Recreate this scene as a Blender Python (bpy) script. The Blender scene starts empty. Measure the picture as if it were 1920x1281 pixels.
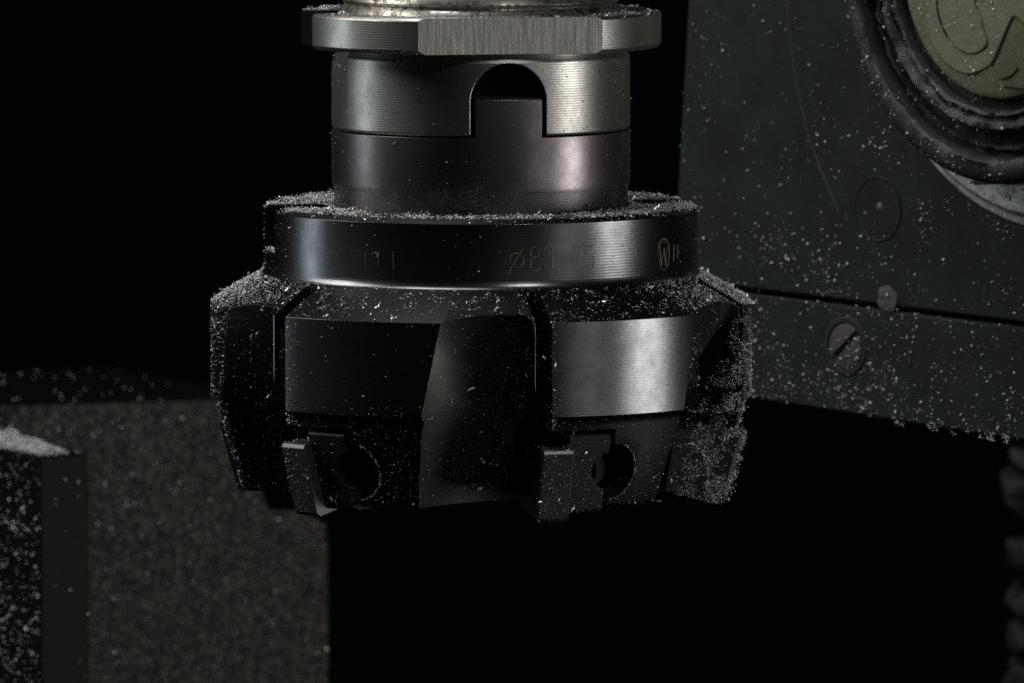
import bpy, bmesh, math, random
import numpy as np
from mathutils import Vector, Matrix
from mathutils.bvhtree import BVHTree
from mathutils import noise as mnoise

# ------------------------------------------------------------------ camera, light, exposure
MM = 0.001
SC = bpy.context.scene
COL = SC.collection
PITCH = 0.088
DIST = 1267.0
CAMX = 4.6
FPX = 16000.0           # focal length in photo pixels (300 mm on a 36 mm sensor, 1920 px wide)
cam_d = bpy.data.cameras.new('camera')
cam_d.lens = 300; cam_d.sensor_width = 36
cam_d.clip_start = 0.05; cam_d.clip_end = 20
CAMP = Vector((CAMX, -DIST * math.cos(PITCH), DIST * math.sin(PITCH)))
cam = bpy.data.objects.new('camera', cam_d)
cam.location = CAMP * MM
cam.rotation_euler = (math.pi / 2 - PITCH, 0, 0)
COL.objects.link(cam)
SC.camera = cam
cam_d.dof.use_dof = True
cam_d.dof.focus_distance = (DIST - 33) * MM
cam_d.dof.aperture_fstop = 60
cam_d.dof.aperture_blades = 0

w = bpy.data.worlds.new('World'); SC.world = w; w.use_nodes = True
w.node_tree.nodes['Background'].inputs[0].default_value = (0.6, 0.8, 1.0, 1)
w.node_tree.nodes['Background'].inputs[1].default_value = 0.0008
vs = SC.view_settings
vs.view_transform = 'Standard'; vs.look = 'None'; vs.exposure = 0; vs.gamma = 1; vs.use_curve_mapping = False

def softbox(name, az, elev, dist, sx, sy, radiance, color, aim=(0, 0, 0)):
    """area lamp at azimuth az (deg, 0 = towards the camera, + = right), given as surface radiance"""
    a, e = math.radians(az), math.radians(elev)
    p = Vector((math.sin(a) * math.cos(e), -math.cos(a) * math.cos(e), math.sin(e))) * dist
    l = bpy.data.lights.new(name, 'AREA'); l.shape = 'RECTANGLE'
    l.size = sx * MM; l.size_y = sy * MM
    l.energy = radiance * math.pi * sx * sy * MM * MM
    l.color = color
    o = bpy.data.objects.new(name, l); COL.objects.link(o)
    o.location = p * MM
    d = Vector(aim) - p
    o.rotation_euler = d.to_track_quat('-Z', 'Y').to_euler()
    return o
softbox('softbox_key', 73, -10, 620, 175, 300, 5.4, (1.0, 0.985, 0.96), (0, 0, 10))
softbox('softbox_front_right', 46, 0, 700, 190, 300, 0.55, (1.0, 0.97, 0.95), (0, 0, 5))
softbox('added_fill_front', 26, 38, 700, 60, 60, 62, (1.0, 0.97, 0.94), (0, 0, 0))  # added lamp, brightens the chips and catches the edges
softbox('added_fill_overhead', -95, 78, 620, 260, 260, 7.0, (0.97, 0.98, 1.0), (0, 10, 0))  # added from above so the chips on top show brighter
softbox('softbox_left', -100, 6, 620, 130, 420, 1.9, (0.82, 0.92, 1.0), (0, 0, 5))
softbox('softbox_top_left', -94, 40, 620, 300, 300, 6.5, (1.0, 0.97, 0.93), (20, 40, 0))

SC.render.engine = 'CYCLES'
SC.cycles.use_denoising = False
SC.cycles.max_bounces = 6
SC.cycles.sample_clamp_indirect = 2.0

# ------------------------------------------------------------------ pixel helpers (mm space)
FWD = Vector((0, math.cos(PITCH), -math.sin(PITCH)))
UPV = Vector((0, math.sin(PITCH), math.cos(PITCH)))
def ray(px, py):
    return (FWD + Vector((1, 0, 0)) * ((px - 960) / FPX) + UPV * ((640.5 - py) / FPX)).normalized()
def hit_plane(px, py, p0, n):
    d = ray(px, py)
    return CAMP + d * ((p0 - CAMP).dot(n) / d.dot(n))
def at_depth(px, py, Y):
    d = ray(px, py)
    return CAMP + d * ((Y - CAMP.y) / d.y)
AXX = 902.0     # photo column of the tool axis

rng = np.random.default_rng(7)
random.seed(7)
R_ = math.radians

# ------------------------------------------------------------------ materials
class NT:
    def __init__(s, name):
        s.m = bpy.data.materials.new(name); s.m.use_nodes = True
        s.t = s.m.node_tree; s.n = s.t.nodes; s.l = s.t.links
        s.b = s.n['Principled BSDF']
        tc = s.n.new('ShaderNodeTexCoord')
        mp = s.n.new('ShaderNodeMapping'); mp.inputs['Scale'].default_value = (1000, 1000, 1000)
        s.l.new(tc.outputs['Object'], mp.inputs[0]); s.co = mp.outputs[0]
    def noise(s, scale, detail=4, rough=.6, stretch=None, dist=0):
        co = s.co
        if stretch:
            mp = s.n.new('ShaderNodeMapping'); mp.inputs['Scale'].default_value = stretch
            s.l.new(s.co, mp.inputs[0]); co = mp.outputs[0]
        n = s.n.new('ShaderNodeTexNoise'); n.inputs['Scale'].default_value = scale
        n.inputs['Detail'].default_value = detail; n.inputs['Roughness'].default_value = rough
        n.inputs['Distortion'].default_value = dist
        s.l.new(co, n.inputs['Vector']); return n.outputs['Fac']
    def ramp(s, fac, stops):
        r = s.n.new('ShaderNodeValToRGB'); e = r.color_ramp.elements
        while len(e) < len(stops): e.new(0.5)
        for x, (p, c) in zip(e, stops):
            x.position = p; x.color = (*c, 1) if len(c) == 3 else c
        s.l.new(fac, r.inputs[0]); return r.outputs[0]
    def vramp(s, fac, stops):
        return s.ramp(fac, [(p, (v, v, v)) for p, v in stops])
    def math(s, op, a, b=None, clamp=False):
        m = s.n.new('ShaderNodeMath'); m.operation = op; m.use_clamp = clamp
        for i, x in enumerate((a, b)):
            if x is None: continue
            if isinstance(x, (int, float)): m.inputs[i].default_value = x
            else: s.l.new(x, m.inputs[i])
        return m.outputs[0]
    def mix(s, fac, a, b):
        m = s.n.new('ShaderNodeMix'); m.data_type = 'RGBA'
        for i, x in ((0, fac), (6, a), (7, b)):
            if isinstance(x, (int, float)): m.inputs[i].default_value = x
            elif isinstance(x, tuple): m.inputs[i].default_value = (*x, 1)
            else: s.l.new(x, m.inputs[i])
        return m.outputs[2]
    def bumps(s, items, bevel=None):
        prev = None
        if bevel:
            bv = s.n.new('ShaderNodeBevel'); bv.samples = 4; bv.inputs['Radius'].default_value = bevel * MM
            prev = bv.outputs[0]
        for h, dist in items:
            b = s.n.new('ShaderNodeBump'); b.inputs['Distance'].default_value = dist * MM
            b.inputs['Strength'].default_value = 1
            s.l.new(h, b.inputs['Height'])
            if prev: s.l.new(prev, b.inputs['Normal'])
            prev = b.outputs[0]
        if prev: s.l.new(prev, s.b.inputs['Normal'])
    def set(s, **k):
        for kk, v in k.items():
            i = s.b.inputs[kk.replace('_', ' ')]
            if isinstance(v, (int, float)): i.default_value = v
            elif isinstance(v, tuple): i.default_value = (*v, 1)
            else: s.l.new(v, i)
    def zlines(s, period):
        """turning marks: bands along the tool axis, broken up by noise"""
        sp = s.n.new('ShaderNodeSeparateXYZ'); s.l.new(s.co, sp.inputs[0])
        wob = s.noise(.35, 3)
        ph = s.math('ADD', s.math('MULTIPLY', sp.outputs[2], 2 * math.pi / period), s.math('MULTIPLY', wob, 3.0))
        return s.math('SINE', ph)
    def radial_tangent(s):
        t = s.n.new('ShaderNodeTangent'); t.direction_type = 'RADIAL'; t.axis = 'Z'
        s.l.new(t.outputs[0], s.b.inputs['Tangent'])

def turned_steel(name, base, rough, period=.35, line=.004, grain=.002, aniso=.6, stain=None, bevel=.12):
    m = NT(name)
    smear = m.noise(.25, 5, .65)
    fine = m.noise(5, 3, .6)
    dark = tuple(c * .62 for c in base)
    c = m.mix(m.vramp(smear, [(.35, 0), (.7, 1)]), base, dark)
    if stain:
        c = m.mix(m.vramp(m.noise(.6, 6, .7, dist=.6), [(.57, 0), (.72, .7)]), c, stain)
    r = m.math('ADD', m.math('MULTIPLY', smear, .14), m.math('ADD', m.math('MULTIPLY', fine, .1), rough - .12))
    m.set(Base_Color=c, Roughness=r, Metallic=1.0, Anisotropic=aniso, Anisotropic_Rotation=.25)
    m.radial_tangent()
    items = []
    if line: items.append((m.zlines(period), line))
    items.append((m.noise(6, 3, .6, stretch=(1, 1, 3)), grain))
    m.bumps(items, bevel)
    return m.m

M = {}
M['holder'] = turned_steel('bright_turned_steel', (.54, .525, .49), .37, .36, .0042, .004, .35, stain=(.2, .17, .13), bevel=.28)
M['ring'] = turned_steel('dark_ground_steel', (.29, .258, .263), .35, .3, .0010, .0022, .3)
M['cutter'] = turned_steel('blackened_cutter_steel', (.195, .2, .21), .27, .42, .0024, .006, .45)
m = NT('milled_flat_steel')
m.set(Base_Color=m.mix(m.vramp(m.noise(1.1, 5, .7, stretch=(2, 2, .15)), [(.35, 0), (.65, 1)]), (.68, .66, .60), (.36, .345, .31)), Metallic=.4, Roughness=.5)
m.bumps([(m.noise(1.3, 5, .65, stretch=(2.2, 2.2, .16)), .10)], .12)
M['flat'] = m.m
m = NT('carbide')
m.set(Base_Color=m.mix(m.noise(.8, 5), (.17, .178, .192), (.10, .102, .11)), Metallic=.8,
      Roughness=m.math('ADD', m.math('MULTIPLY', m.noise(2.5, 4), .25), .22))
m.bumps([(m.noise(7, 3), .002)], .18)
M['carbide'] = m.m
m = NT('wedge_steel')
m.set(Base_Color=m.mix(m.noise(.8, 5), (.020, .019, .018), (.012, .0118, .0115)), Metallic=.4, Roughness=.5)
m.bumps([(m.noise(4, 4), .008)], .25)
M['wedge'] = m.m
m = NT('gullet_steel')
m.set(Base_Color=m.mix(m.noise(.4, 5), (.072, .066, .059), (.036, .033, .030)), Metallic=.75, Roughness=.40)
m.bumps([(m.noise(4, 4, .6, stretch=(1.0, 1.0, .08)), .022)], .25)
M['gullet'] = m.m
m = NT('shade_black_metal')  # near-black that puts shade into the colour of unlit faces and recesses
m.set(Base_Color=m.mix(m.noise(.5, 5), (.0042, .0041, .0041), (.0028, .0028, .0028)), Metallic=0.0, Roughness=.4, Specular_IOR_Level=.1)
m.bumps([(m.noise(4, 4), .008)], .12); M['shade_black'] = m.m
m = NT('screw_steel'); m.set(Base_Color=(.12, .12, .13), Metallic=1.0, Roughness=.4)
m.bumps([(m.noise(4, 3), .006)], .1); M['screw'] = m.m
m = NT('spindle_steel')
rust = m.vramp(m.noise(.55, 6, .7, dist=.8), [(.45, 0), (.62, 1)])
m.set(Base_Color=m.mix(rust, (.36, .345, .31), (.07, .045, .022)), Metallic=m.math('SUBTRACT', 1.0, m.math('MULTIPLY', rust, .6)),
      Roughness=m.math('ADD', m.math('MULTIPLY', rust, .3), .3))
m.bumps([(m.noise(3, 4), .01)], .2); M['spindle'] = m.m
m = NT('engraved_bronze'); m.set(Base_Color=(.20, .145, .085), Metallic=.5, Roughness=.5); M['engrave'] = m.m
# chips
m = NT('bright_metal_chips')
oi = m.n.new('ShaderNodeNewGeometry')
rv = oi.outputs['Random Per Island']
m.set(Base_Color=m.ramp(rv, [(0, (.55, .55, .55)), (.5, (.85, .86, .87)), (.93, (.92, .92, .93)), (1, (.9, .7, .5))]),
      Metallic=.4, Roughness=.27)
M['chips'] = m.m
m = NT('pale_metal_flakes')
oi = m.n.new('ShaderNodeNewGeometry')
m.set(Base_Color=m.ramp(oi.outputs['Random Per Island'], [(0, (.35, .36, .36)), (.4, (.8, .82, .83)), (.93, (.93, .93, .94)), (1, (.9, .72, .52))]),
      Metallic=.15, Roughness=.3)
M['flakes'] = m.m
# painted machine head
m = NT('dark_green_machine_paint')
blot = m.noise(.12, 6, .65)
c = m.mix(m.vramp(blot, [(.4, 0), (.65, 1)]), (.0150, .0222, .0205), (.0108, .0158, .0145))
c = m.mix(m.vramp(m.noise(.05, 5, .7), [(.5, 0), (.7, .5)]), c, (.017, .015, .011))
c = m.mix(m.vramp(m.noise(2.2, 3, .8), [(.66, 0), (.72, .35)]), c, (.06, .064, .06))
m.set(Base_Color=c, Specular_IOR_Level=.16, Roughness=m.math('ADD', m.math('MULTIPLY', blot, .3), .38))
m.bumps([(m.noise(.9, 5, .6), .05)], .5)
M['paint'] = m.m
m = NT('pale_scuffed_paint'); m.set(Base_Color=m.mix(m.noise(1.5, 4), (.15, .16, .15), (.04, .05, .05)), Roughness=.6)
m.bumps([(m.noise(2, 4), .05)]); M['scuff'] = m.m
m = NT('filler_patch'); m.set(Base_Color=m.mix(m.noise(1.2, 5), (.085, .08, .07), (.05, .046, .042)), Roughness=.8)
m.bumps([(m.noise(2, 5), .15)]); M['patch'] = m.m
m = NT('black_knob_plastic')
g = m.noise(2.6, 7, .75)
m.set(Base_Color=m.mix(m.vramp(g, [(.45, 0), (.75, 1)]), (.012, .0125, .017), (.045, .048, .060)), Roughness=.40)
m.bumps([(g, .12), (m.noise(6, 4), .05)], .4); M['knob'] = m.m
m = NT('aged_beige_plastic')
g = m.noise(.5, 6, .65)
c = m.mix(m.vramp(g, [(.35, 0), (.7, 1)]), (.185, .178, .112), (.125, .118, .066))
c = m.mix(m.vramp(m.noise(2.2, 6, .75), [(.54, 0), (.68, .75)]), c, (.035, .032, .025))
m.set(Base_Color=c, Roughness=.45)
m.bumps([(m.noise(2.5, 5), .06)], .35); M['cap'] = m.m
m = NT('black_grime'); m.set(Base_Color=(.012, .011, .010), Roughness=.8); m.bumps([(m.noise(4, 5), .2)]); M['grime'] = m.m
m = NT('silver_washer'); m.set(Base_Color=m.mix(m.vramp(m.noise(.6, 5), [(.4, 0), (.65, 1)]), (.46, .475, .49), (.27, .25, .19)),
      Roughness=.42, Metallic=.45); m.bumps([(m.noise(3, 4), .02)], .4); M['washer'] = m.m
m = NT('rusty_screw')
m.set(Base_Color=m.mix(m.noise(1.2, 5), (.08, .07, .06), (.04, .034, .028)), Roughness=.65, Metallic=.3)
m.bumps([(m.noise(2, 5), .12)], .3); M['oldscrew'] = m.m
# rough cast block
m = NT('rough_cast_metal')
g = m.noise(.75, 5, .6, dist=.6); g2 = m.noise(2.0, 4, .6)
c = m.mix(m.vramp(g, [(.38, 0), (.62, 1)]), (.024, .0205, .0165), (.118, .104, .086))
m.set(Base_Color=c, Roughness=.55, Metallic=.25)
m.bumps([(g, 1.9), (g2, .3)], .6); M['cast'] = m.m
m = NT('dark_ground_bar')
m.set(Base_Color=m.mix(m.noise(.3, 4), (.0036, .0046, .0066), (.0026, .0031, .0044)), Specular_IOR_Level=.12, Roughness=.45)
m.bumps([(m.noise(2.5, 4, .6, stretch=(.2, .2, 3)), .03)], .4); M['bar'] = m.m
m = NT('bellows_rubber'); m.set(Base_Color=m.mix(m.noise(.3, 5), (.005, .005, .0055), (.014, .014, .014)), Roughness=.7)
m.bumps([(m.noise(.6, 5), .5)]); M['rubber'] = m.m

# ------------------------------------------------------------------ object helpers
def mesh_obj(name, bm, mats, parent=None, sharp=30, smooth=True):
    bm.normal_update()
    me = bpy.data.meshes.new(name); bm.to_mesh(me); bm.free()
    return finish(name, me, mats, parent, sharp, smooth)
def finish(name, me, mats, parent=None, sharp=30, smooth=True):
    me.transform(Matrix.Scale(MM, 4))
    for mt in (mats if isinstance(mats, (list, tuple)) else [mats]): me.materials.append(mt)
    if 'idx' in me:
        if len(me.materials) > 1: me.polygons.foreach_set('material_index', list(me['idx']))
        del me['idx']
    if smooth:
        me.polygons.foreach_set('use_smooth', [True] * len(me.polygons))
        me.set_sharp_from_angle(angle=R_(sharp))
    o = bpy.data.objects.new(name, me); COL.objects.link(o)
    if parent is not None:
        o.parent = parent; o.location = -parent.location
    return o
def tag(o, label=None, cat=None, group=None, kind=None):
    if label: o['label'] = label
    if cat: o['category'] = cat
    if group: o['group'] = group
    if kind: o['kind'] = kind
    return o
def thing(name, loc, label, cat, group=None):
    o = bpy.data.objects.new(name, None); o.location = Vector(loc) * MM; o.empty_display_size = .01
    COL.objects.link(o); return tag(o, label, cat, group)
def pol(az, r, z):
    a = R_(az); return Vector((r * math.sin(a), -r * math.cos(a), z))

def lathe(bm, prof, segs=180, frame=None, close=True):
    """prof: list of (r, z) top to bottom; closed solid (ends on the axis)"""
    rings = []
    fr = frame or (lambda v: v)
    for r, z in prof:
        if r < 1e-6: rings.append([bm.verts.new(fr(Vector((0, 0, z))))])
        else: rings.append([bm.verts.new(fr(Vector((r * math.sin(2 * math.pi * i / segs), -r * math.cos(2 * math.pi * i / segs), z)))) for i in range(segs)])
    for a, b in zip(rings, rings[1:]):
        for i in range(segs):
            j = (i + 1) % segs
            if len(a) == 1 and len(b) == 1: continue
            if len(a) == 1: bm.faces.new((a[0], b[i], b[j]))
            elif len(b) == 1: bm.faces.new((a[i], b[0], a[j]))
            else: bm.faces.new((a[i], b[i], b[j], a[j]))
    bmesh.ops.recalc_face_normals(bm, faces=bm.faces[:])
def loft(bm, sections, mat=0):
    """sections: equal-length closed loops; capped"""
    rs = [[bm.verts.new(p) for p in s] for s in sections]
    fs = []
    for a, b in zip(rs, rs[1:]):
        n = len(a)
        for i in range(n): fs.append(bm.faces.new((a[i], a[(i + 1) % n], b[(i + 1) % n], b[i])))
    fs.append(bm.faces.new(rs[0][::-1])); fs.append(bm.faces.new(rs[-1]))
    for f in fs: f.material_index = mat
    bmesh.ops.recalc_face_normals(bm, faces=fs)
    return fs
def tfr(az):
    """tangential / radial / z frame at azimuth az"""
    a = R_(az); er = Vector((math.sin(a), -math.cos(a), 0)); et = Vector((math.cos(a), math.sin(a), 0))
    return lambda t, r, z: et * t + er * r + Vector((0, 0, z))
def tbox(bm, az, t0, t1, r0, r1, z0, z1):
    f = tfr(az)
    loft(bm, [[f(t0, r0, z), f(t1, r0, z), f(t1, r1, z), f(t0, r1, z)] for z in (z0, z1)])
def rcyl(bm, az, t0, z0, rad, r0, r1, n=40):
    f = tfr(az)
    loft(bm, [[f(t0 + rad * math.cos(2 * math.pi * i / n), r, z0 + rad * math.sin(2 * math.pi * i / n)) for i in range(n)] for r in (r0, r1)])
def bool_cut(bm, cutters, op='DIFFERENCE', mats=1):
    """subtract each cutter bmesh from bm; returns a mesh datablock (mm)"""
    me = bpy.data.meshes.new('tmp'); bm.to_mesh(me); bm.free()
    for i in range(mats): me.materials.append(list(M.values())[i])
    o = bpy.data.objects.new('tmp', me); COL.objects.link(o)
    tmp = [o]
    for c in cutters:
        cm = bpy.data.meshes.new('cut'); c.to_mesh(cm); c.free()
        for i in range(mats): cm.materials.append(list(M.values())[i])
        co = bpy.data.objects.new('cut', cm); COL.objects.link(co); tmp.append(co)
        md = o.modifiers.new('b', 'BOOLEAN'); md.operation = op; md.object = co; md.solver = 'EXACT'
    bpy.context.view_layer.update()
    dg = bpy.context.evaluated_depsgraph_get()
    out = bpy.data.meshes.new_from_object(o.evaluated_get(dg))
    for t in tmp: bpy.data.objects.remove(t)
    idx = [p.material_index for p in out.polygons]
    out.materials.clear()
    out['idx'] = idx
    return out

def tube(bm, pts, rad, n=6):
    pts = [Vector(p) for p in pts]; rings = []
    for i, p in enumerate(pts):
        d = (pts[min(i + 1, len(pts) - 1)] - pts[max(i - 1, 0)]).normalized()
        a = d.cross(Vector((.31, .77, .55))).normalized(); b = d.cross(a)
        rings.append([bm.verts.new(p + (a * math.cos(2 * math.pi * k / n) + b * math.sin(2 * math.pi * k / n)) * rad) for k in range(n)])
    for a, b in zip(rings, rings[1:]):
        for k in range(n): bm.faces.new((a[k], a[(k + 1) % n], b[(k + 1) % n], b[k]))
    bm.faces.new(rings[0][::-1]); bm.faces.new(rings[-1])
def spline(pts, n=6):
    out = []; P = [Vector((*p, 0)) for p in pts]
    for i in range(len(P) - 1):
        p0, p1, p2, p3 = P[max(i - 1, 0)], P[i], P[i + 1], P[min(i + 2, len(P) - 1)]
        for k in range(n):
            t = k / n
            q = .5 * ((2 * p1) + (p2 - p0) * t + (2 * p0 - 5 * p1 + 4 * p2 - p3) * t * t + (3 * p1 - p0 - 3 * p2 + p3) * t ** 3)
            out.append((q.x, q.y))
    out.append(pts[-1]); return out

# ------------------------------------------------------------------ face mill
BOT = -21.3
mill = thing('face_mill', (0, 0, BOT), 'dark steel face mill cutter sprinkled with metal chips under the arbor', 'milling cutter')
PHI = [-44.5 + 60 * k for k in range(6)]          # azimuth of each tooth's leading edge
prof = [(0, 20.4), (31.5, 20.4), (32.1, 19.8), (32.1, 11.6), (32.25, 10.9), (32.6, 10.4), (33.3, 10.0),
        (39.75, 6.35), (40, 6.1), (40, -7.6), (39.5, -7.9), (39.1, -8.5), (38.98, -9.3), (39.06, -9.8),
        (35.7, BOT + .4), (35.3, BOT), (12, BOT), (12, BOT + 8), (0, BOT + 8)]
bm = bmesh.new(); lathe(bm, prof, 240)
for f in bm.faces:
    c_ = f.calc_center_median(); r_ = math.hypot(c_.x, c_.y)
    if (6.2 < c_.z < 10.6) or c_.z > 20 or c_.z < -7.6: f.material_index = 2  # cone, top and lower taper: missing light put into the colour
gul, slots, pocket, holes, keys = (bmesh.new() for _ in range(5))
def lerp(a, b, t): return a + (b - a) * t
def gsec(z, az):
    """gullet section at height z in the frame at the gullet's middle"""
    f = tfr(az - 14)
    rf = 37.9 + .55 * (z - 7)
    rf = max(rf, 21)
    tz = min(max((6.2 - z) / 13.9, -.6), 1)
    a1 = lerp(-23.7, -27.7, tz)
    if z < -7.7: a1 = lerp(-27.7, -30.2, min((-7.7 - z) / 13.4, 1.2))
    a1 += 14
    Ro = 40 if z > -7.7 else 40 + (z + 7.7) * .3
    tx, tr = Ro * math.sin(R_(a1)), Ro * math.cos(R_(a1))
    tw = 6.75 + max(0, min((-2 - z) / 8, 1)) * .9
    pts = [(tx - 1.2, 48), (tx - .25, tr + 2)]
    P0, P1, P2, P3 = (tx, tr), (lerp(tx, tw, .22), lerp(tr, rf, .52)), (lerp(tx, tw, .55), rf), (tw - 2.2, rf)
    for k in range(19):
        t = k / 18; u = 1 - t
        pts.append(tuple(u ** 3 * P0[i] + 3 * u * u * t * P1[i] + 3 * u * t * t * P2[i] + t ** 3 * P3[i] for i in (0, 1)))
    for k in range(1, 6):
        a = k / 5 * math.pi / 2
        pts.append((tw - 2.2 + 2.2 * math.sin(a), rf + 2.2 - 2.2 * math.cos(a)))
    pts += [(tw, 48)]
    return [f(t, r, z) for t, r in pts]
for az in PHI:
    loft(gul, [gsec(z, az) for z in (14, 10, 7, 4, 1, -2, -5, -7.7, -11, -15, -19, -25)], 1)
    tbox(slots, az, -2.75, -.35, 33.2, 50, -10.2, 20)
    tbox(pocket, az + 5, -7.2, 6.55, 27, 50, -40, -9.75)
    rcyl(holes, az + 15.1, 0, -16.1, 4.15, 29.5, 50)
tbox(keys, -79, -4.6, 4.6, 23, 50, 13.9, 40)
tbox(keys, 101, -4.6, 4.6, 23, 50, 13.9, 40)
for c in (slots, pocket, holes, keys):
    for f in c.faces: f.material_index = 2 if c in (keys, slots) else 1  # slot and keyway walls painted with their shade
me = bool_cut(bm, [gul, slots, pocket, holes, keys], mats=3)
body = finish('cutter_body', me, [M['cutter'], M['gullet'], M['shade_black']], mill, 28)

# one insert, wedge and screw, then copies for each tooth
def ins_mesh():
    b = bmesh.new(); f = tfr(0)
    pr = [(39.75, -13.0), (39.55, -12.5), (39.1, -12.25), (30, -12.25), (28.5, -21.4), (36.2, -23.1), (36.9, -22.65)]
    loft(b, [[f(t, r, z) for r, z in pr] for t in (-2.35, 2.15)])
    b.normal_update(); me = bpy.data.meshes.new('insert'); b.to_mesh(me); b.free(); return me
def wedge_mesh():
    b = bmesh.new(); f = tfr(0)
    pr = [(38.5, -10.9), (38.2, -10.45), (37.6, -10.25), (26, -10.25), (26, -21.6), (34.8, -22.0), (35.3, -21.6)]
    loft(b, [[f(t, r, z) for r, z in pr] for t in (-3.2, 3.3)])
    c = bmesh.new(); rcyl(c, 5.6, 0, -15.9, 2.7, 30, 50)
    return bool_cut(b, [c])
def screw_mesh():
    b = bmesh.new(); f = tfr(0)
    rcyl(b, 0, 0, -16.1, 2.6, 27, 31.5, 24)
    c = bmesh.new(); tbox(c, 0, -.9, .9, 30.3, 40, -17.6, -14.6)
    return bool_cut(b, [c])
protos = [(ins_mesh(), 'insert', M['carbide'], 1.3), (wedge_mesh(), 'wedge', M['wedge'], 8.9), (screw_mesh(), 'clamp_screw', M['screw'], 15.1)]
for me, nm, mt, off in protos:
    first = finish(nm, me, mt, mill, 28)
    for k, az in enumerate(PHI):
        o = first if k == 0 else first.copy()
        if k: COL.objects.link(o)
        o.rotation_euler = (0, 0, R_(az + off))
# engraving on the collar of the cutter
RC = 32.1
def on_collar(px, py):
    s = max(-.995, min(.995, (px - AXX) / (RC * 12.63)))
    az = math.asin(s)
    for zz in [0]:
        y = -RC * math.cos(az)
    # find z with the right pixel row
    z = 15.0
    for _ in range(6):
        d = Vector((RC * s, y, z)) - CAMP
        row = 640.5 - d.dot(UPV) / d.dot(FWD) * FPX
        z += (row - py) / 12.63
    return Vector((RC * s, y, z)) * 1.0006
def strokes(name, lines, rad, label):
    b = bmesh.new()
    for ln in lines:
        pts = [on_collar(*p) for p in (spline(ln, 4) if len(ln) > 2 else [tuple(lerp(ln[0][i], ln[1][i], k / 4) for i in (0, 1)) for k in range(5)])]
        tube(b, pts, rad, 5)
    o = mesh_obj(name, b, M['engrave'], mill); o['label'] = label; return o
def zz(x, y): return (900 + x / 4.465, 420 + y / 4.465)
def zl(*p): return [zz(*q) for q in p]
strokes('engraved_marking', [
    zl((305, 245), (335, 250), (362, 290), (360, 335), (335, 362), (300, 368), (268, 355), (250, 315), (255, 275), (280, 250), (305, 245)),
    zl((362, 205), (330, 245), (300, 300), (265, 360), (240, 425)),
    zl((490, 245), (490, 215), (460, 200), (430, 205), (418, 235), (425, 265), (455, 280), (485, 262), (492, 235)),
    zl((455, 282), (430, 300), (420, 340), (435, 385), (465, 395), (490, 375), (492, 320), (480, 292), (455, 282)),
    zl((560, 200), (590, 205), (598, 250), (597, 350), (580, 392), (545, 388), (528, 350), (527, 240), (540, 205), (560, 200)),
    zl((645, 298), (720, 300)),
    zl((765, 205), (790, 188), (826, 185)), zl((826, 185), (812, 265), (795, 380)),
    zl((925, 190), (880, 188)), zl((880, 188), (868, 258)), zl((868, 258), (900, 250), (932, 275), (938, 320), (925, 365), (900, 378)),
], .07, 'engraved size marking reading Ø80 - 75')
strokes('engraved_emblem', [
    zl((1520, 118), (1555, 160), (1566, 250), (1550, 350), (1520, 388), (1488, 345), (1470, 250), (1478, 180), (1495, 140), (1520, 118)),
    zl((1482, 185), (1500, 350)), zl((1500, 350), (1522, 200)), zl((1522, 200), (1535, 350)), zl((1535, 350), (1552, 190)),
    zl((1485, 155), (1545, 150)), zl((1490, 135), (1550, 130)),
], .06, 'engraved oval emblem with zigzag strokes inside')
strokes('engraved_marking', [zl((1605, 180), (1602, 315)), zl((1638, 175), (1634, 290)), zl((1605, 135), (1612, 130)),
    ], .05, 'engraved pair of upright strokes beside the emblem')
strokes('engraved_marking', [[(692, 470), (692, 505)], [(716, 472), (716, 500)], [(742, 472), (744, 506)]], .045, 'faint engraved upright strokes')

# ------------------------------------------------------------------ arbor above it
arb = thing('tool_arbor', (0, 0, 20.4), 'bright steel arbor with flange, arched slot and dark drive ring', 'arbor')
bm = bmesh.new()
lathe(bm, [(0, 37.45), (21.75, 37.45), (22.1, 37.15), (22.1, 24.2), (22.0, 23.6), (21.85, 23.0), (21.7, 20.2), (0, 20.2)], 240)
c = bmesh.new()
tbox(c, 11, 4.95, 40, -40, 40, 31.6, 60)
tbox(c, 11, -40, -4.95, -40, 40, 31.6, 60)
me = bool_cut(bm, [c])
finish('drive_ring', me, M['ring'], arb, 28)
# collar with arched slots
bm = bmesh.new()
lathe(bm, [(0, 44.2), (21.4, 44.2), (21.7, 43.2), (22.1, 42.6), (22.1, 32.2), (21.8, 31.85), (0, 31.85)], 240)
c = bmesh.new()
for az in (11, 191):
    f = tfr(az); w_ = 5.65; top = 42.55
    pr = [(w_, 20), (w_, top - w_)] + [(w_ * math.cos(a), top - w_ + w_ * math.sin(a)) for a in [math.pi * k / 24 for k in range(1, 24)]] + [(-w_, top - w_), (-w_, 20)]
    loft(c, [[f(t, r, z) for t, z in pr] for r in (14, 40)])
c2 = bmesh.new()
for az in (-79, 101):
    f = tfr(az)
    loft(c2, [[f(t, r, z) for r, z in ((20.4, 46), (30, 46), (30, 38), (22.3, 38))] for t in (-9, 9)])
for f in c.faces: f.material_index = 1  # shade inside the arch painted onto its walls
me = bool_cut(bm, [c, c2], mats=2)
finish('collar', me, [M['holder'], M['shade_black']], arb, 28)
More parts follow.
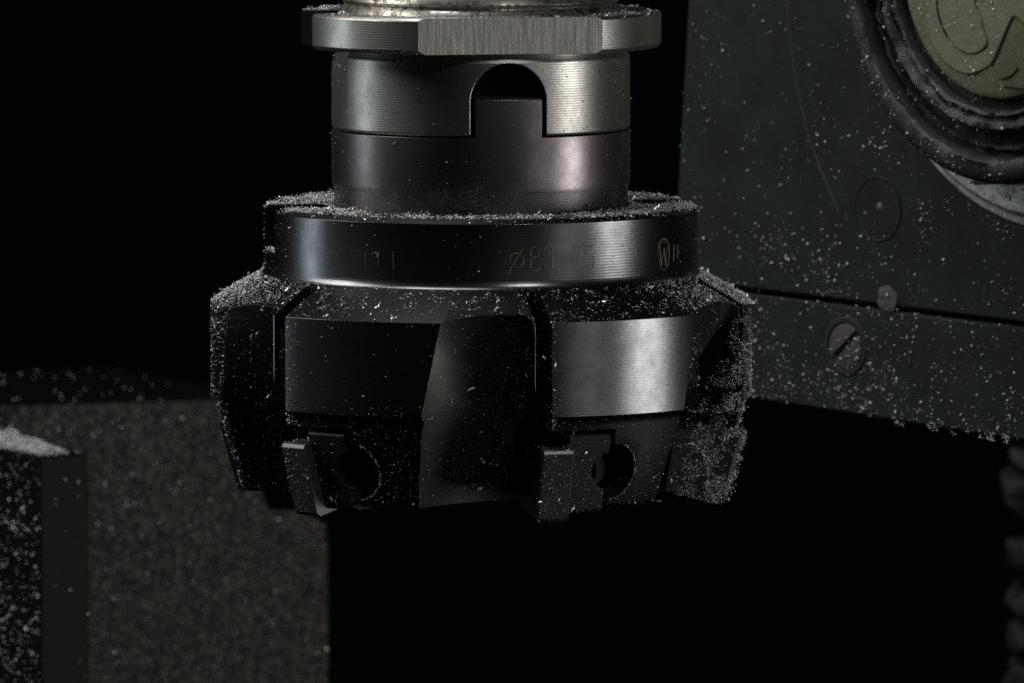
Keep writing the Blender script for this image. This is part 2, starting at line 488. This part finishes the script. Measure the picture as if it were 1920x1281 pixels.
# flange with flats and driving slots
bm = bmesh.new()
lathe(bm, [(0, 49.2), (26.3, 49.2), (26.7, 48.8), (26.7, 44.5), (26.2, 43.9), (0, 43.9)], 240)
c = bmesh.new()
for az in (11, 191): tbox(c, az, -30, 30, 22.95, 60, 30, 60)
for f in c.faces: f.material_index = 1
c2 = bmesh.new()
for az in (-79, 101): tbox(c2, az, -5.2, 5.2, 20.6, 60, 30, 60)
for f in c2.faces: f.material_index = 2  # darker steel here paints the shade of the driving slots
me = bool_cut(bm, [c, c2], mats=3)
finish('flange', me, [M['holder'], M['flat'], M['wedge']], arb, 28)
bm = bmesh.new()
lathe(bm, [(0, 90), (17, 90), (17, 56), (19.2, 53), (20.3, 51.6), (20.6, 50.9), (20.2, 50.3), (20.9, 49.6), (21.2, 49.0), (0, 49.0)], 180)
mesh_obj('spindle_nose', bm, M['spindle'], arb)

# ------------------------------------------------------------------ machine head behind, at the right
YAW = 47.0
PN = Vector((-math.sin(R_(YAW)), -math.cos(R_(YAW)), 0))
PU = Vector((math.cos(R_(YAW)), -math.sin(R_(YAW)), 0))
PV = Vector((0, 0, 1))
P0 = at_depth(1277, 180, 100)
def onp(px, py, h=0): return hit_plane(px, py, P0 + PN * h, PN)
def puv(px, py, h=0):
    d = onp(px, py, h) - P0; return d.dot(PU), d.z
def pfr(h0=0): return lambda u, v, h=0: P0 + PU * u + PV * v + PN * (h0 + h)
base = onp(1600, 830, -20)
head = thing('machine_head', base, 'dark green painted machine head dusted with chips behind the cutter', 'machine head')
def plate(name, pix, h0, thick, mat, parent, bev=.8, label=None, smoothpts=False):
    b = bmesh.new()
    top = [onp(x, y, h0) for x, y in pix]
    c = sum(top, Vector()) / len(top)
    inner = [p + (c - p).normalized() * bev for p in top]
    loft(b, [[p - PN * thick for p in top], [p - PN * (bev * .7) for p in top], inner])
    o = mesh_obj(name, b, mat, parent, 60 if smoothpts else 25)
    if label: o['label'] = label
    return o
plate('upper_panel', [(1291, -180), (1287, 0), (1267, 360), (1257, 527), (1375, 541), (1920, 607), (2190, 640), (2190, -180)], 0, 45, M['paint'], head)
plate('lower_plate', [(1256.5, 533), (1375, 547), (1920, 613.5), (2190, 646), (2190, 868), (1920, 827), (1405, 746), (1245, 721)], .2, 30, M['paint'], head)
b = bmesh.new()
tube(b, [onp(x, y, .02) for x, y in spline([(1475, -20), (1478, 40), (1490, 130), (1505, 210), (1520, 265), (1540, 320), (1572, 395)], 5)], .075, 6)
o = mesh_obj('scratch_line', b, M['scuff'], head); o['label'] = 'pale curved scratch line in the green paint'
# round plug painted over
def disc_frame(px, py, h):
    c = onp(px, py, h)
    return lambda v: c + PU * v.x + PV * (-v.y) + PN * v.z
b = bmesh.new(); fr = disc_frame(1646, 392, 0)
lathe(b, [(0, .12), (4.8, .04), (4.95, .13), (5.15, .13), (5.35, -.3), (0, -.3)], 64, fr)
pl = mesh_obj('round_plug', b, M['paint'], head)
b = bmesh.new(); lathe(b, [(0, .3), (.4, .27), (.75, .05), (0, 0)], 16, disc_frame(1650, 388, 0)); mesh_obj('centre_dimple', b, M['scuff'], pl)
bpy.data.objects['centre_dimple'].location = (0, 0, 0)
# slotted screw in the lower plate
b = bmesh.new(); fr = disc_frame(1586, 650, .2)
lathe(b, [(0, .45), (2.6, .4), (3.6, .1), (3.75, -.5), (0, -.5)], 48, fr)
ca, sa = math.cos(R_(40)), math.sin(R_(40))
c = bmesh.new()
loft(c, [[fr(Vector((x * ca + y * sa, -(x * sa - y * ca), z))) for x, y in ((-6, -.5), (6, -.5), (6, .5), (-6, .5))] for z in (-.4, 4)])
me = bool_cut(b, [c]); finish('slotted_screw', me, M['oldscrew'], head, 30)
b = bmesh.new(); lathe(b, [(3.7, .03), (3.9, .25), (4.5, .25), (4.8, .03)], 48, fr); 
o = mesh_obj('screw_recess_rim', b, M['grime'], head)
# filler blob on the seam
b = bmesh.new(); fr = disc_frame(1665, 563, 0)
pr = [(r * 1.0, z) for r, z in ((0, .5), (1.2, .45), (2.0, .25), (2.4, -.1), (0, -.1))]
lathe(b, pr, 20, fr)
for v in b.verts: v.co += Vector((mnoise.noise(v.co * .9), mnoise.noise(v.co * .9 + Vector((9, 0, 0))), mnoise.noise(v.co * .9 + Vector((0, 9, 0))))) * .5
o = mesh_obj('filler_patch', b, M['patch'], head); o['label'] = 'pale lump of filler on the seam'

# knob on the head
kc = (1858, -57)
knob = thing('control_knob', onp(1945, -60, 0), 'black ribbed round knob with beige embossed cap on the green head', 'knob')
KH = 14.0
axis_pt = onp(*kc, KH) - PN * KH
kfr = lambda v: axis_pt + PU * v.x + PV * (-v.y) + PN * v.z
b = bmesh.new()
lathe(b, [(0, 6), (16, 6), (16, 2.4), (38.0, 2.4), (38.6, 2.0), (38.8, .7), (40.2, .5), (40.4, -.3), (0, -.3)], 160, kfr)
mesh_obj('base_washer', b, M['washer'], knob)
b = bmesh.new()
lathe(b, [(20.2, 11.0), (21.3, 11.2), (21.7, 13.2), (22.2, 13.5), (22.9, 12.7), (23.3, 13.6), (24.3, 13.7), (24.9, 12.9), (25.4, 10.9), (26.6, 10.7), (26.9, 11.9), (27.4, 11.9), (27.7, 10.8), (28.5, 10.8), (28.9, 13.5), (29.3, 14.0), (30.6, 13.75),
          (31.9, 13.6), (32.6, 12.8), (32.9, 10), (32.7, 6.0), (31.8, 5.2), (18, 5.2), (18, 11.0)], 200, kfr)
for v in b.verts:
    q = v.co - axis_pt; r = math.hypot(q.dot(PU), q.z)
    if 20.5 < r < 29.5: v.co += PN * (mnoise.noise(v.co * .35) * .5 + mnoise.noise(v.co * 1.7) * .5 + mnoise.noise(v.co * 4) * .3) + (q - PN * q.dot(PN)).normalized() * mnoise.noise(v.co * .5) * .3
    elif r > 31: v.co += PN * mnoise.noise(v.co * .4) * .12
for f in b.faces:
    q = f.calc_center_median() - axis_pt
    if q.dot(PN) < 12.4 and math.hypot(q.dot(PU), q.z) < 29.2: f.material_index = 1
mesh_obj('grip_ring', b, [M['knob'], M['grime']], knob, 50)
b = bmesh.new()
lathe(b, [(0, 13.3), (18.6, 13.2), (19.5, 12.8), (19.9, 12), (19.9, 8), (0, 8)], 120, kfr)
cap = mesh_obj('cap', b, M['cap'], knob)
def kz(x, y): return (1560 + x / 5.333, y / 5.333)
def kplane(px, py, h): return hit_plane(px, py, axis_pt + PN * h, PN)
def raised(name, pix, h0, h1, parent):
    b = bmesh.new()
    low = [kplane(*kz(*p), h1) - PN * (h1 - h0) for p in pix]
    hi = [p + PN * (h1 - h0) for p in low]
    c = sum(hi, Vector()) / len(hi)
    loft(b, [low, [p - PN * .12 for p in hi], [p + (c - p).normalized() * .2 for p in hi]])
    bmesh.ops.triangulate(b, faces=[f for f in b.faces if len(f.verts) > 4])
    o = mesh_obj(name, b, M['cap'], parent, 25); o.location = (0, 0, 0); return o
raised('raised_emblem', spline([(955, -260), (955, 0), (962, 250), (990, 420), (1080, 580), (1200, 690), (1350, 745), (1480, 712), (1580, 650), (1650, 520), (1720, 350), (1770, 230), (1820, 160), (1900, 215), (2000, 330), (2120, 420), (2250, 300), (2250, -260)], 4), 13.0, 13.42, cap)
raised('raised_emblem', spline([(1055, -260), (1055, 0), (1060, 100), (1100, 250), (1200, 440), (1300, 520), (1400, 542), (1500, 500), (1545, 430), (1520, 330), (1500, 270), (1485, 180), (1440, 80), (1425, 0), (1425, -260)], 4), 13.3, 13.72, cap)
b = bmesh.new()
for pts in ([(1690, 792), (1780, 760), (1830, 715), (1855, 680)], [(1720, 862), (1810, 872), (1900, 885)],
            [(1480, 714), (1430, 735), (1350, 752)], [(1590, 655), (1655, 525), (1725, 352), (1775, 232), (1812, 165)], [(1048, 0), (1056, 110), (1096, 255), (1150, 365)]):
    h = 13.36 if pts[0][0] > 1200 else 13.5
    tube(b, [kplane(*kz(*p), h) for p in spline(pts, 4)], .15, 5)
o = mesh_obj('grime_line', b, M['grime'], cap); o.location = (0, 0, 0); o['label'] = 'black grime packed in the cap relief'
b = bmesh.new()   # small tab under the ring
q = [kplane(1826, 339, 5), kplane(1850, 336, 5), kplane(1885, 334, 5), kplane(1897, 338, 5), kplane(1885, 345, 5), kplane(1835, 347, 5)]
loft(b, [[p - PN * 1.2 for p in q], [p + PN * .8 for p in q]]); mesh_obj('stop_tab', b, M['knob'], knob)

# ------------------------------------------------------------------ cast block and ground bar, left
BY = 30.0
BN = Vector((math.sin(R_(BY)), -math.cos(R_(BY)), 0))
BU = Vector((math.cos(R_(BY)), math.sin(R_(BY)), 0))
B0 = at_depth(300, 900, 235)
def onb(px, py, h=0): return hit_plane(px, py, B0 + BN * h, BN)
zt = lambda p: p
blk = thing('cast_block', onb(310, 1500), 'rough grey brown cast metal block speckled with chips, below the cutter', 'block')
b = bmesh.new()
edge = [(-180, 1500), (-180, 768), (20, 757), (395, 738), (470, 735), (486, 742), (493, 760), (500, 935), (508, 953), (520, 957), (560, 958), (585, 963), (603, 974), (615, 992), (621, 1018), (621, 1500)]
fr_ = [onb(*p) for p in edge]
cc = sum(fr_, Vector()) / len(fr_)
loft(b, [[p - BN * 55 for p in fr_], [p - BN * 1.0 for p in fr_], [p + (cc - p).normalized() * 1.2 for p in fr_]])
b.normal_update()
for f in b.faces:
    if f.normal.z > .6: f.material_index = 1  # top face coloured black for its dark grazing reflection
mesh_obj('block_body', b, [M['cast'], M['shade_black']], blk, 25)
b = bmesh.new()
q = [onb(-60, 800, 4), onb(14, 797, 4), onb(15, 757, 4), onb(-60, 761, 4)]
loft(b, [[p - BN * 12 for p in q], q]); mesh_obj('side_lug', b, M['bar'], blk, 20)
bar = thing('ground_bar', at_depth(78, 1500, 150), 'dark ground steel bar heaped with chips in front of the cast block', 'steel bar')
C0 = at_depth(78, 1000, 150)
def onc(px, py): return hit_plane(px, py, C0, BN)
ztop = onc(78, 856).z; zbot = onc(78, 1500).z
wR = (onc(165, 1000) - onc(78, 1000)).dot(BU)
far = (B0 - C0).dot(BN)
cx_, cy_ = C0.x, C0.y
def bp(u, d, z): return Vector((cx_, cy_, 0)) + BU * u + BN * d + Vector((0, 0, z))
b = bmesh.new()
e = .35
def barsec(z, i): return [bp(0 + i, -i, z), bp(wR - i, -i, z), bp(wR - i, far + .5, z), bp(0 + i, far + .5, z)]
loft(b, [barsec(zbot, 0), barsec(ztop - e, 0), barsec(ztop, e)])
mesh_obj('bar_body', b, M['bar'], bar, 20)

# ------------------------------------------------------------------ bellows, bottom right
bx = at_depth(2010, 1100, 330)
bel = thing('rubber_bellows', (bx.x, bx.y, at_depth(2010, 1420, 330).z), 'dark ribbed rubber bellows hanging behind, below the machine head', 'bellows')
rows = [(842, 872), (884, 938), (1000, 1056), (1092, 1140), (1166, 1212), (1232, 1295), (1310, 1370), (1385, 1420)]
rad_ = [11.3, 13.0, 13.3, 12.3, 12.4, 12.6, 12.6, 12.6]
for (y0, y1), r in zip(rows, rad_):
    z1, z0 = at_depth(2010, y0, 330).z, at_depth(2010, y1, 330).z; hm = (z1 + z0) / 2; hh = (z1 - z0) / 2
    b = bmesh.new()
    pr = [(0, z1)] + [(r - 4 + 4 * math.sin(a) ** .45, hm + hh * math.cos(a) - (1 - math.sin(a)) * 1.5) for a in [math.pi * k / 12 for k in range(0, 13)]] + [(0, z0)]
    lathe(b, pr, 48, lambda v: v + Vector((bx.x, bx.y, 0)))
    for v in b.verts: v.co += Vector((mnoise.noise(v.co * .2), mnoise.noise(v.co * .2 + Vector((5, 0, 0))), mnoise.noise(v.co * .2 + Vector((0, 5, 0))))) * 2.6
    mesh_obj('fold', b, M['rubber'], bel, 60)
b = bmesh.new()
lathe(b, [(0, at_depth(2010, 800, 330).z), (6.3, at_depth(2010, 800, 330).z), (6.3, at_depth(2010, 1420, 330).z), (0, at_depth(2010, 1420, 330).z)], 32, lambda v: v + Vector((bx.x, bx.y, 0)))
mesh_obj('inner_sleeve', b, M['rubber'], bel, 60)

# ------------------------------------------------------------------ metal chips
TET = np.array([[1, 0, -.3], [-.6, .85, -.3], [-.5, -.8, -.25], [0.05, .1, .6]])
FAC = np.array([[0, 2, 1], [0, 1, 3], [1, 2, 3], [2, 0, 3]])
def chips_obj(name, P, N, S, label, lie=False, curls=None, mat='chips'):
    """P points, N normals, S sizes (mm): one small shard each"""
    P, N, S = np.asarray(P), np.asarray(N), np.asarray(S)
    n = len(P)
    q = rng.normal(size=(n, 4)); q /= np.linalg.norm(q, axis=1)[:, None]
    if lie:      # flakes lying on their surface, tilted a little
        Nn = np.asarray(N, float); ref = np.tile([0.13, .21, .97], (n, 1)); ref[np.abs(Nn[:, 2]) > .7] = [.9, .3, .1]
        ta = np.cross(Nn, ref); ta /= np.linalg.norm(ta, axis=1)[:, None]; tb = np.cross(Nn, ta)
        an = rng.uniform(0, 6.28, n)[:, None]
        e1 = ta * np.cos(an) + tb * np.sin(an); e2 = np.cross(Nn, e1)
        tl = rng.normal(0, .28, (n, 2))
        e3 = Nn + e1 * tl[:, :1] + e2 * tl[:, 1:]; e3 /= np.linalg.norm(e3, axis=1)[:, None]
        e1 = np.cross(e2, e3); e1 /= np.linalg.norm(e1, axis=1)[:, None]; e2 = np.cross(e3, e1)
    w_, x, y, z = q.T
    Rm = np.stack([1 - 2 * (y * y + z * z), 2 * (x * y - z * w_), 2 * (x * z + y * w_),
                   2 * (x * y + z * w_), 1 - 2 * (x * x + z * z), 2 * (y * z - x * w_),
                   2 * (x * z - y * w_), 2 * (y * z + x * w_), 1 - 2 * (x * x + y * y)], 1).reshape(n, 3, 3)
    if lie: Rm = np.stack([e1, e2, e3], 2)
    sc = np.stack([rng.uniform(.7, 1.45, n), rng.uniform(.5, 1.1, n), rng.uniform(.4, 1.0, n) * (.45 if lie else 1)], 1) * S[:, None] * .5
    V = np.einsum('nij,nkj->nki', Rm, TET[None] * sc[:, None, :])
    V += (P + N * (S * .22)[:, None])[:, None, :]
    V = V.reshape(-1, 3)
    F = (FAC[None] + (np.arange(n) * 4)[:, None, None]).reshape(-1, 3)
    if curls is not None and len(curls):
        vs_, fs_ = [], []; o_ = len(V)
        for p, nn, s in curls:
            p = np.array(p); nn = np.array(nn)
            a = np.cross(nn, rng.normal(size=3)); a /= np.linalg.norm(a) + 1e-9
            b_ = np.cross(nn, a); k = rng.integers(4, 7); cur = rng.uniform(.4, 1.6); wd = s * .17
            for i in range(k):
                t = i / (k - 1); ang = cur * t * 2.2
                c_ = p + (a * math.sin(ang) + (b_ * .6 + nn * .5) * (1 - math.cos(ang))) * s / max(cur, .5) + nn * .08
                tw = b_ * math.cos(t * 2) + nn * math.sin(t * 2)
                vs_ += [c_ - tw * wd, c_ + tw * wd]
                if i: fs_ += [[o_ + 2 * i - 2, o_ + 2 * i - 1, o_ + 2 * i + 1], [o_ + 2 * i - 2, o_ + 2 * i + 1, o_ + 2 * i]]
            o_ += 2 * k
        V = np.concatenate([V, np.array(vs_)]); F = np.concatenate([F, np.array(fs_)])
    me = bpy.data.meshes.new(name)
    me.vertices.add(len(V)); me.vertices.foreach_set('co', (V * MM).astype(np.float32).ravel())
    me.loops.add(len(F) * 3); me.loops.foreach_set('vertex_index', F.astype(np.int32).ravel())
    me.polygons.add(len(F)); me.polygons.foreach_set('loop_start', np.arange(0, len(F) * 3, 3, dtype=np.int32))
    me.update(calc_edges=True); me.validate()
    me.materials.append(M[mat])
    o = bpy.data.objects.new(name, me); COL.objects.link(o)
    return tag(o, label, 'metal chips', kind='stuff')

bpy.context.view_layer.update()
def tree(roots):
    vs_, fs_ = [], []
    for r in roots:
        for o in r.children_recursive if r.type == 'EMPTY' else [r]:
            if o.type != 'MESH' or o.name.startswith('engraved'): continue
            k = len(vs_); mw = o.matrix_world
            vs_ += [(mw @ v.co) / MM for v in o.data.vertices]
            fs_ += [[k + i for i in p.vertices] for p in o.data.polygons]
    return BVHTree.FromPolygons(vs_, fs_)
def fbm(p, s, off=0): return mnoise.noise(Vector(p) * s + Vector((off, off * .7, 0))) + .5 * mnoise.noise(Vector(p) * s * 2.1 + Vector((off, 3, 0)))
def size(k=1.0): return max(.07, min(.75, random.lognormvariate(math.log(.165), .55))) * k

T = tree([mill, arb])
P, N, S, CU = [], [], [], []
def put(p, n, s):
    P.append(tuple(p)); N.append(tuple(n)); S.append(s)
# A. from above: collar top, cone, ledges
def drop(r0, r1, n, dens, z0=60, pile=.25, sz=1.0, a0=-180, a1=180):
    for _ in range(n):
        az = random.uniform(a0, a1); r = math.sqrt(random.uniform(r0 * r0, r1 * r1))
        h = T.ray_cast(pol(az, r, z0), Vector((0, 0, -1)))
        if h[0] is None: continue
        p, nn = h[0], h[1]
        d = dens(az, r, p)
        if random.random() < d: put(p + Vector((0, 0, random.random() ** 2 * pile * d)), nn, size(sz))
        if random.random() < .004 * d: CU.append((p, nn, random.uniform(.5, 1.3)))
def d_top(az, r, p):
    if p.z < 19: return .7
    side = .55 + .45 * abs(math.sin(R_(az)))
    edge = 1 if r > 27.5 else .45
    gap = .35 if r > 31.2 and abs(az) < 60 else 1
    return max(0, min(1, (fbm(p, .22) + .62) * 1.25)) * edge * side * gap
drop(22.2, 32.0, 42000, d_top, 43, .5)
def d_cone(az, r, p):
    base = .22 if abs(az) < 45 else lerp(.22, .95, min((abs(az) - 45) / 35, 1))
    cl = max(0, min(1, (fbm(p, .55, 4) + .22) * 1.7))
    return base * (cl if abs(az) < 50 else .35 + .65 * cl)
drop(32.6, 40.6, 62000, d_cone, 19, .35, .95)
drop(21.3, 26.6, 9000, lambda az, r, p: max(0, .35 + fbm(p, .5)) * (.35 if abs(az) < 60 else 1), 60, .3)
# B. from the side: lands sparse, gullets and leading edges busy
def d_side(az, z, p, nn):
    r = math.hypot(p.x, p.y)
    rel = (az + 44.5) % 60
    onland = r > 39 - max(0, -8 - z) * .3 - .5
    cl = max(0, min(1, (fbm(p, .7, 8) + .25) * 1.5))
    if z > 20.6: return .010
    if z > 10.5: return .014 if az > -60 else .05
    d = .020 if onland else .10 * cl + .03
    if z < -8 and onland: d = .035 + .05 * cl
    if rel > 55 or rel < .6: d = .35 * cl + .10             # leading edge
    if az > 50 and az < 100:
        g = min(1, max(0, (az - 52) / 16)) * min(1, max(.05, (7 - z) / 12))
        g = max(g, min(1, max(0, (z + 30) / -1)) if False else g)
        d = max(d, .95 * g * (.35 + .65 * cl))
        if z < -10: d = max(d, .7 * min(1, max(0, (az - 36) / 18)))
    elif z < -10 and az > 10: d = max(d, .08 + .25 * cl * min(1, (-12 - z) / 8 if z < -12 else 0))
    if az < -66 and z < 7:
        d = max(d, (.08 + .3 * cl))
        if az < -76: d = max(d, .30 * (.1 + .9 * cl))
    if -52 < az < -44: d = max(d, .18 * cl + .06)
    return d
for _ in range(120000):
    az = random.uniform(-125, 125); z = random.uniform(-23.4, 44)
    h = T.ray_cast(pol(az, 60, z), -pol(az, 1, 0))
    if h[0] is None: continue
    p, nn = h[0], h[1]
    d = d_side(az, z, p, nn)
    if random.random() < d:
        dense = d > .4
        put(p + nn * (random.random() ** 2 * (.15 if dense else .04)), nn, size(.95 if dense else .8))
    if random.random() < .0016 * min(1, d * 8): CU.append((p, nn, random.uniform(.4, 1.0)))
def look(n, x0, y0, x1, y1, dens, sz, off=.05):
    """dust on whatever faces the front inside a patch of the tool"""
    for _ in range(n):
        px, py = random.uniform(x0, x1), random.uniform(y0, y1)
        h = T.ray_cast(CAMP, ray(px, py))
        if h[0] is None: continue
        p, nn = h[0], h[1]
        d = dens(px, py, p)
        if random.random() < d: put(p + nn * (random.random() * off * (.3 + max(0, .6 + fbm(p, .35, 12)))), nn, size(sz))
        if random.random() < .006 * d: CU.append((p, nn, random.uniform(.4, .9)))
def ramp01(x): return max(0, min(1, x))
# packed drift on the tooth face at the right
look(30000, 1235, 570, 1402, 945, lambda x, y, p: ramp01((x - np.interp(y, [570, 620, 700, 760, 850, 945], [1385, 1365, 1335, 1285, 1262, 1240])) / 38) * ramp01(.42 + 1.5 * fbm(p, .5, 11)), .85, .7)
# finer dust in the flutes, on the seats and along the lower edges
look(16000, 800, 600, 1060, 970, lambda x, y, p: .10 + .55 * ramp01((x - 930) / 100) * ramp01((y - 640) / 120) * ramp01(.3 + fbm(p, .5, 3)), .5)
look(6000, 400, 570, 560, 915, lambda x, y, p: .08 + .30 * ramp01((x - 455) / 80) * ramp01(.3 + fbm(p, .5, 5)), .55)
look(6000, 545, 760, 800, 960, lambda x, y, p: .14 + .3 * ramp01((y - 905) / 40) * ramp01(.3 + fbm(p, .6, 6)), .5)
look(9000, 1020, 760, 1290, 980, lambda x, y, p: .16 + .6 * ramp01((y - 900) / 45) * ramp01(.5 + fbm(p, .6, 7)) * (x > 1075), .5)
# crumbs round the rims of the clamp holes
for az in PHI[:2]:
    f = tfr(az + 15.1)
    for _ in range(260):
        a = random.uniform(-1.45, 1.2); rr = 4.2 + random.gauss(0, .10)
        z = -16.1 + rr * math.sin(a)
        put(f(rr * math.cos(a), (39.06 + (z + 9.8) * .3) - rr * math.cos(a) * .0 - (rr * math.cos(a)) ** 2 / 78, z), f(0, 1, 0), size(.6))
# C. fuzz along edges of teeth and silhouettes
for az0 in PHI:
    for _ in range(650):
        z = random.uniform(-9.6, 6.2)
        p = pol(az0 + random.gauss(.1, .25), 39.9 - random.random() ** 2 * 1.2, z)
        if fbm(p, .6, 2) > -.15: put(p, pol(az0 - 60, 1, 0), size(.85))
chips_obj('metal_chips', P, N, S, 'bright fine metal chips clinging to the face mill and arbor', curls=CU)
NCH = len(P)

# chips on the painted head and knob
T2 = tree([head, knob])
P, N, S, CU = [], [], [], []
for _ in range(72000):
    px, py = random.uniform(1240, 2000), random.uniform(-20, 850)
    h = T2.ray_cast(onp(px, py, 0) + PN * 40, -PN)
    if h[0] is None: continue
    p, nn = h[0], h[1]
    u = p - P0
    bottom = -16 - 0
    zrow = (640 - py)
    edge = (746 + (px - 1405) * .156) - py          # rows above the lower edge
    d = (.012 + .12 * max(0, fbm(p, .1, 3))) * (1 + 1.3 * ramp01((py - 250) / 250))
    sd = py - (541 + (px - 1375) * .121)
    if 0 < sd < 130: d += .05 * ramp01(.6 + fbm(p, .2, 9)) + (.05 if sd < 18 else 0)
    if 0 <= edge < 90: d = max(d, .45 * (1 - edge / 95) * max(0, min(1, .35 + 1.2 * fbm(p, .22, 5))))
    if math.hypot(px - 1610, (py - 715) * 1.3) < 75: d = max(d, .5 * max(0, min(1, .6 + fbm(p, .4, 6))))
    if math.hypot(px - 1592, py - 668) < 42: d = max(d, .3)
    onk = h[0].dot(PN) - P0.dot(PN)
    if onk > 2: d = .06 + .35 * max(0, fbm(p, .5, 7))
    if random.random() < d:
        put(p + nn * .02, nn, max(.07, min(.62, random.lognormvariate(math.log(.165), .78))))
for _ in range(700):     # crumbs hanging under the lower edge
    px = random.uniform(1400, 1990); 
    if mnoise.noise(Vector((px * .03, 0, 0))) < .12 + (1800 - px) * .0009: continue
    py = 744 + (px - 1405) * .156 + random.random() ** 2 * 16 - 4
    put(onp(px, py, random.uniform(-.3, .6)), PN, random.uniform(.15, .5))
chips_obj('metal_chips', P, N, S, 'scattered metal chips stuck to the green machine head and knob', lie=True, mat='flakes')

# chips on the block and bar
T3 = tree([blk, bar])
P, N, S, CU = [], [], [], []
for _ in range(6500):
    px, py = random.uniform(-20, 640), random.uniform(690, 1300)
    o0 = CAMP; d_ = ray(px, py)
    h = T3.ray_cast(o0, d_)
    if h[0] is None: continue
    d = .06
    if px < 76 and py > 850: d = .45 + .55 * max(0, min(1, (py - 960) / 150)) * (fbm(h[0], .3) > -.1)
    elif px < 165 and py > 850: d = .03
    elif h[1].z > .7: d = .12 if px < 300 else .04
    if random.random() < d: put(h[0] + h[1] * .05, h[1], max(.2, min(1.0, random.lognormvariate(math.log(.42), .4))))
for _ in range(6500):    # heap on the bar
    u, dd = random.uniform(-.1, wR * .62), random.uniform(-42, -.2)
    hgt = max(0, (1 - abs(u - wR * .25) / (wR * .42))) * (2.0 + 2.2 * max(0, min(1, .2 - dd / 22))) * (.75 + .4 * mnoise.noise(Vector((u * .5, dd * .3, 0))))
    put(bp(u, dd, ztop + random.random() * hgt), (0, 0, 1), random.uniform(.2, .62))
for _ in range(260):
    put(bp(random.uniform(0, wR), random.uniform(-30, -.1), ztop), (0, 0, 1), random.uniform(.15, .45))
chips_obj('metal_chips', P, N, S, 'blurred metal chips lying on the ground bar and cast block', mat='flakes')
print('CHIPS', NCH, len(P))
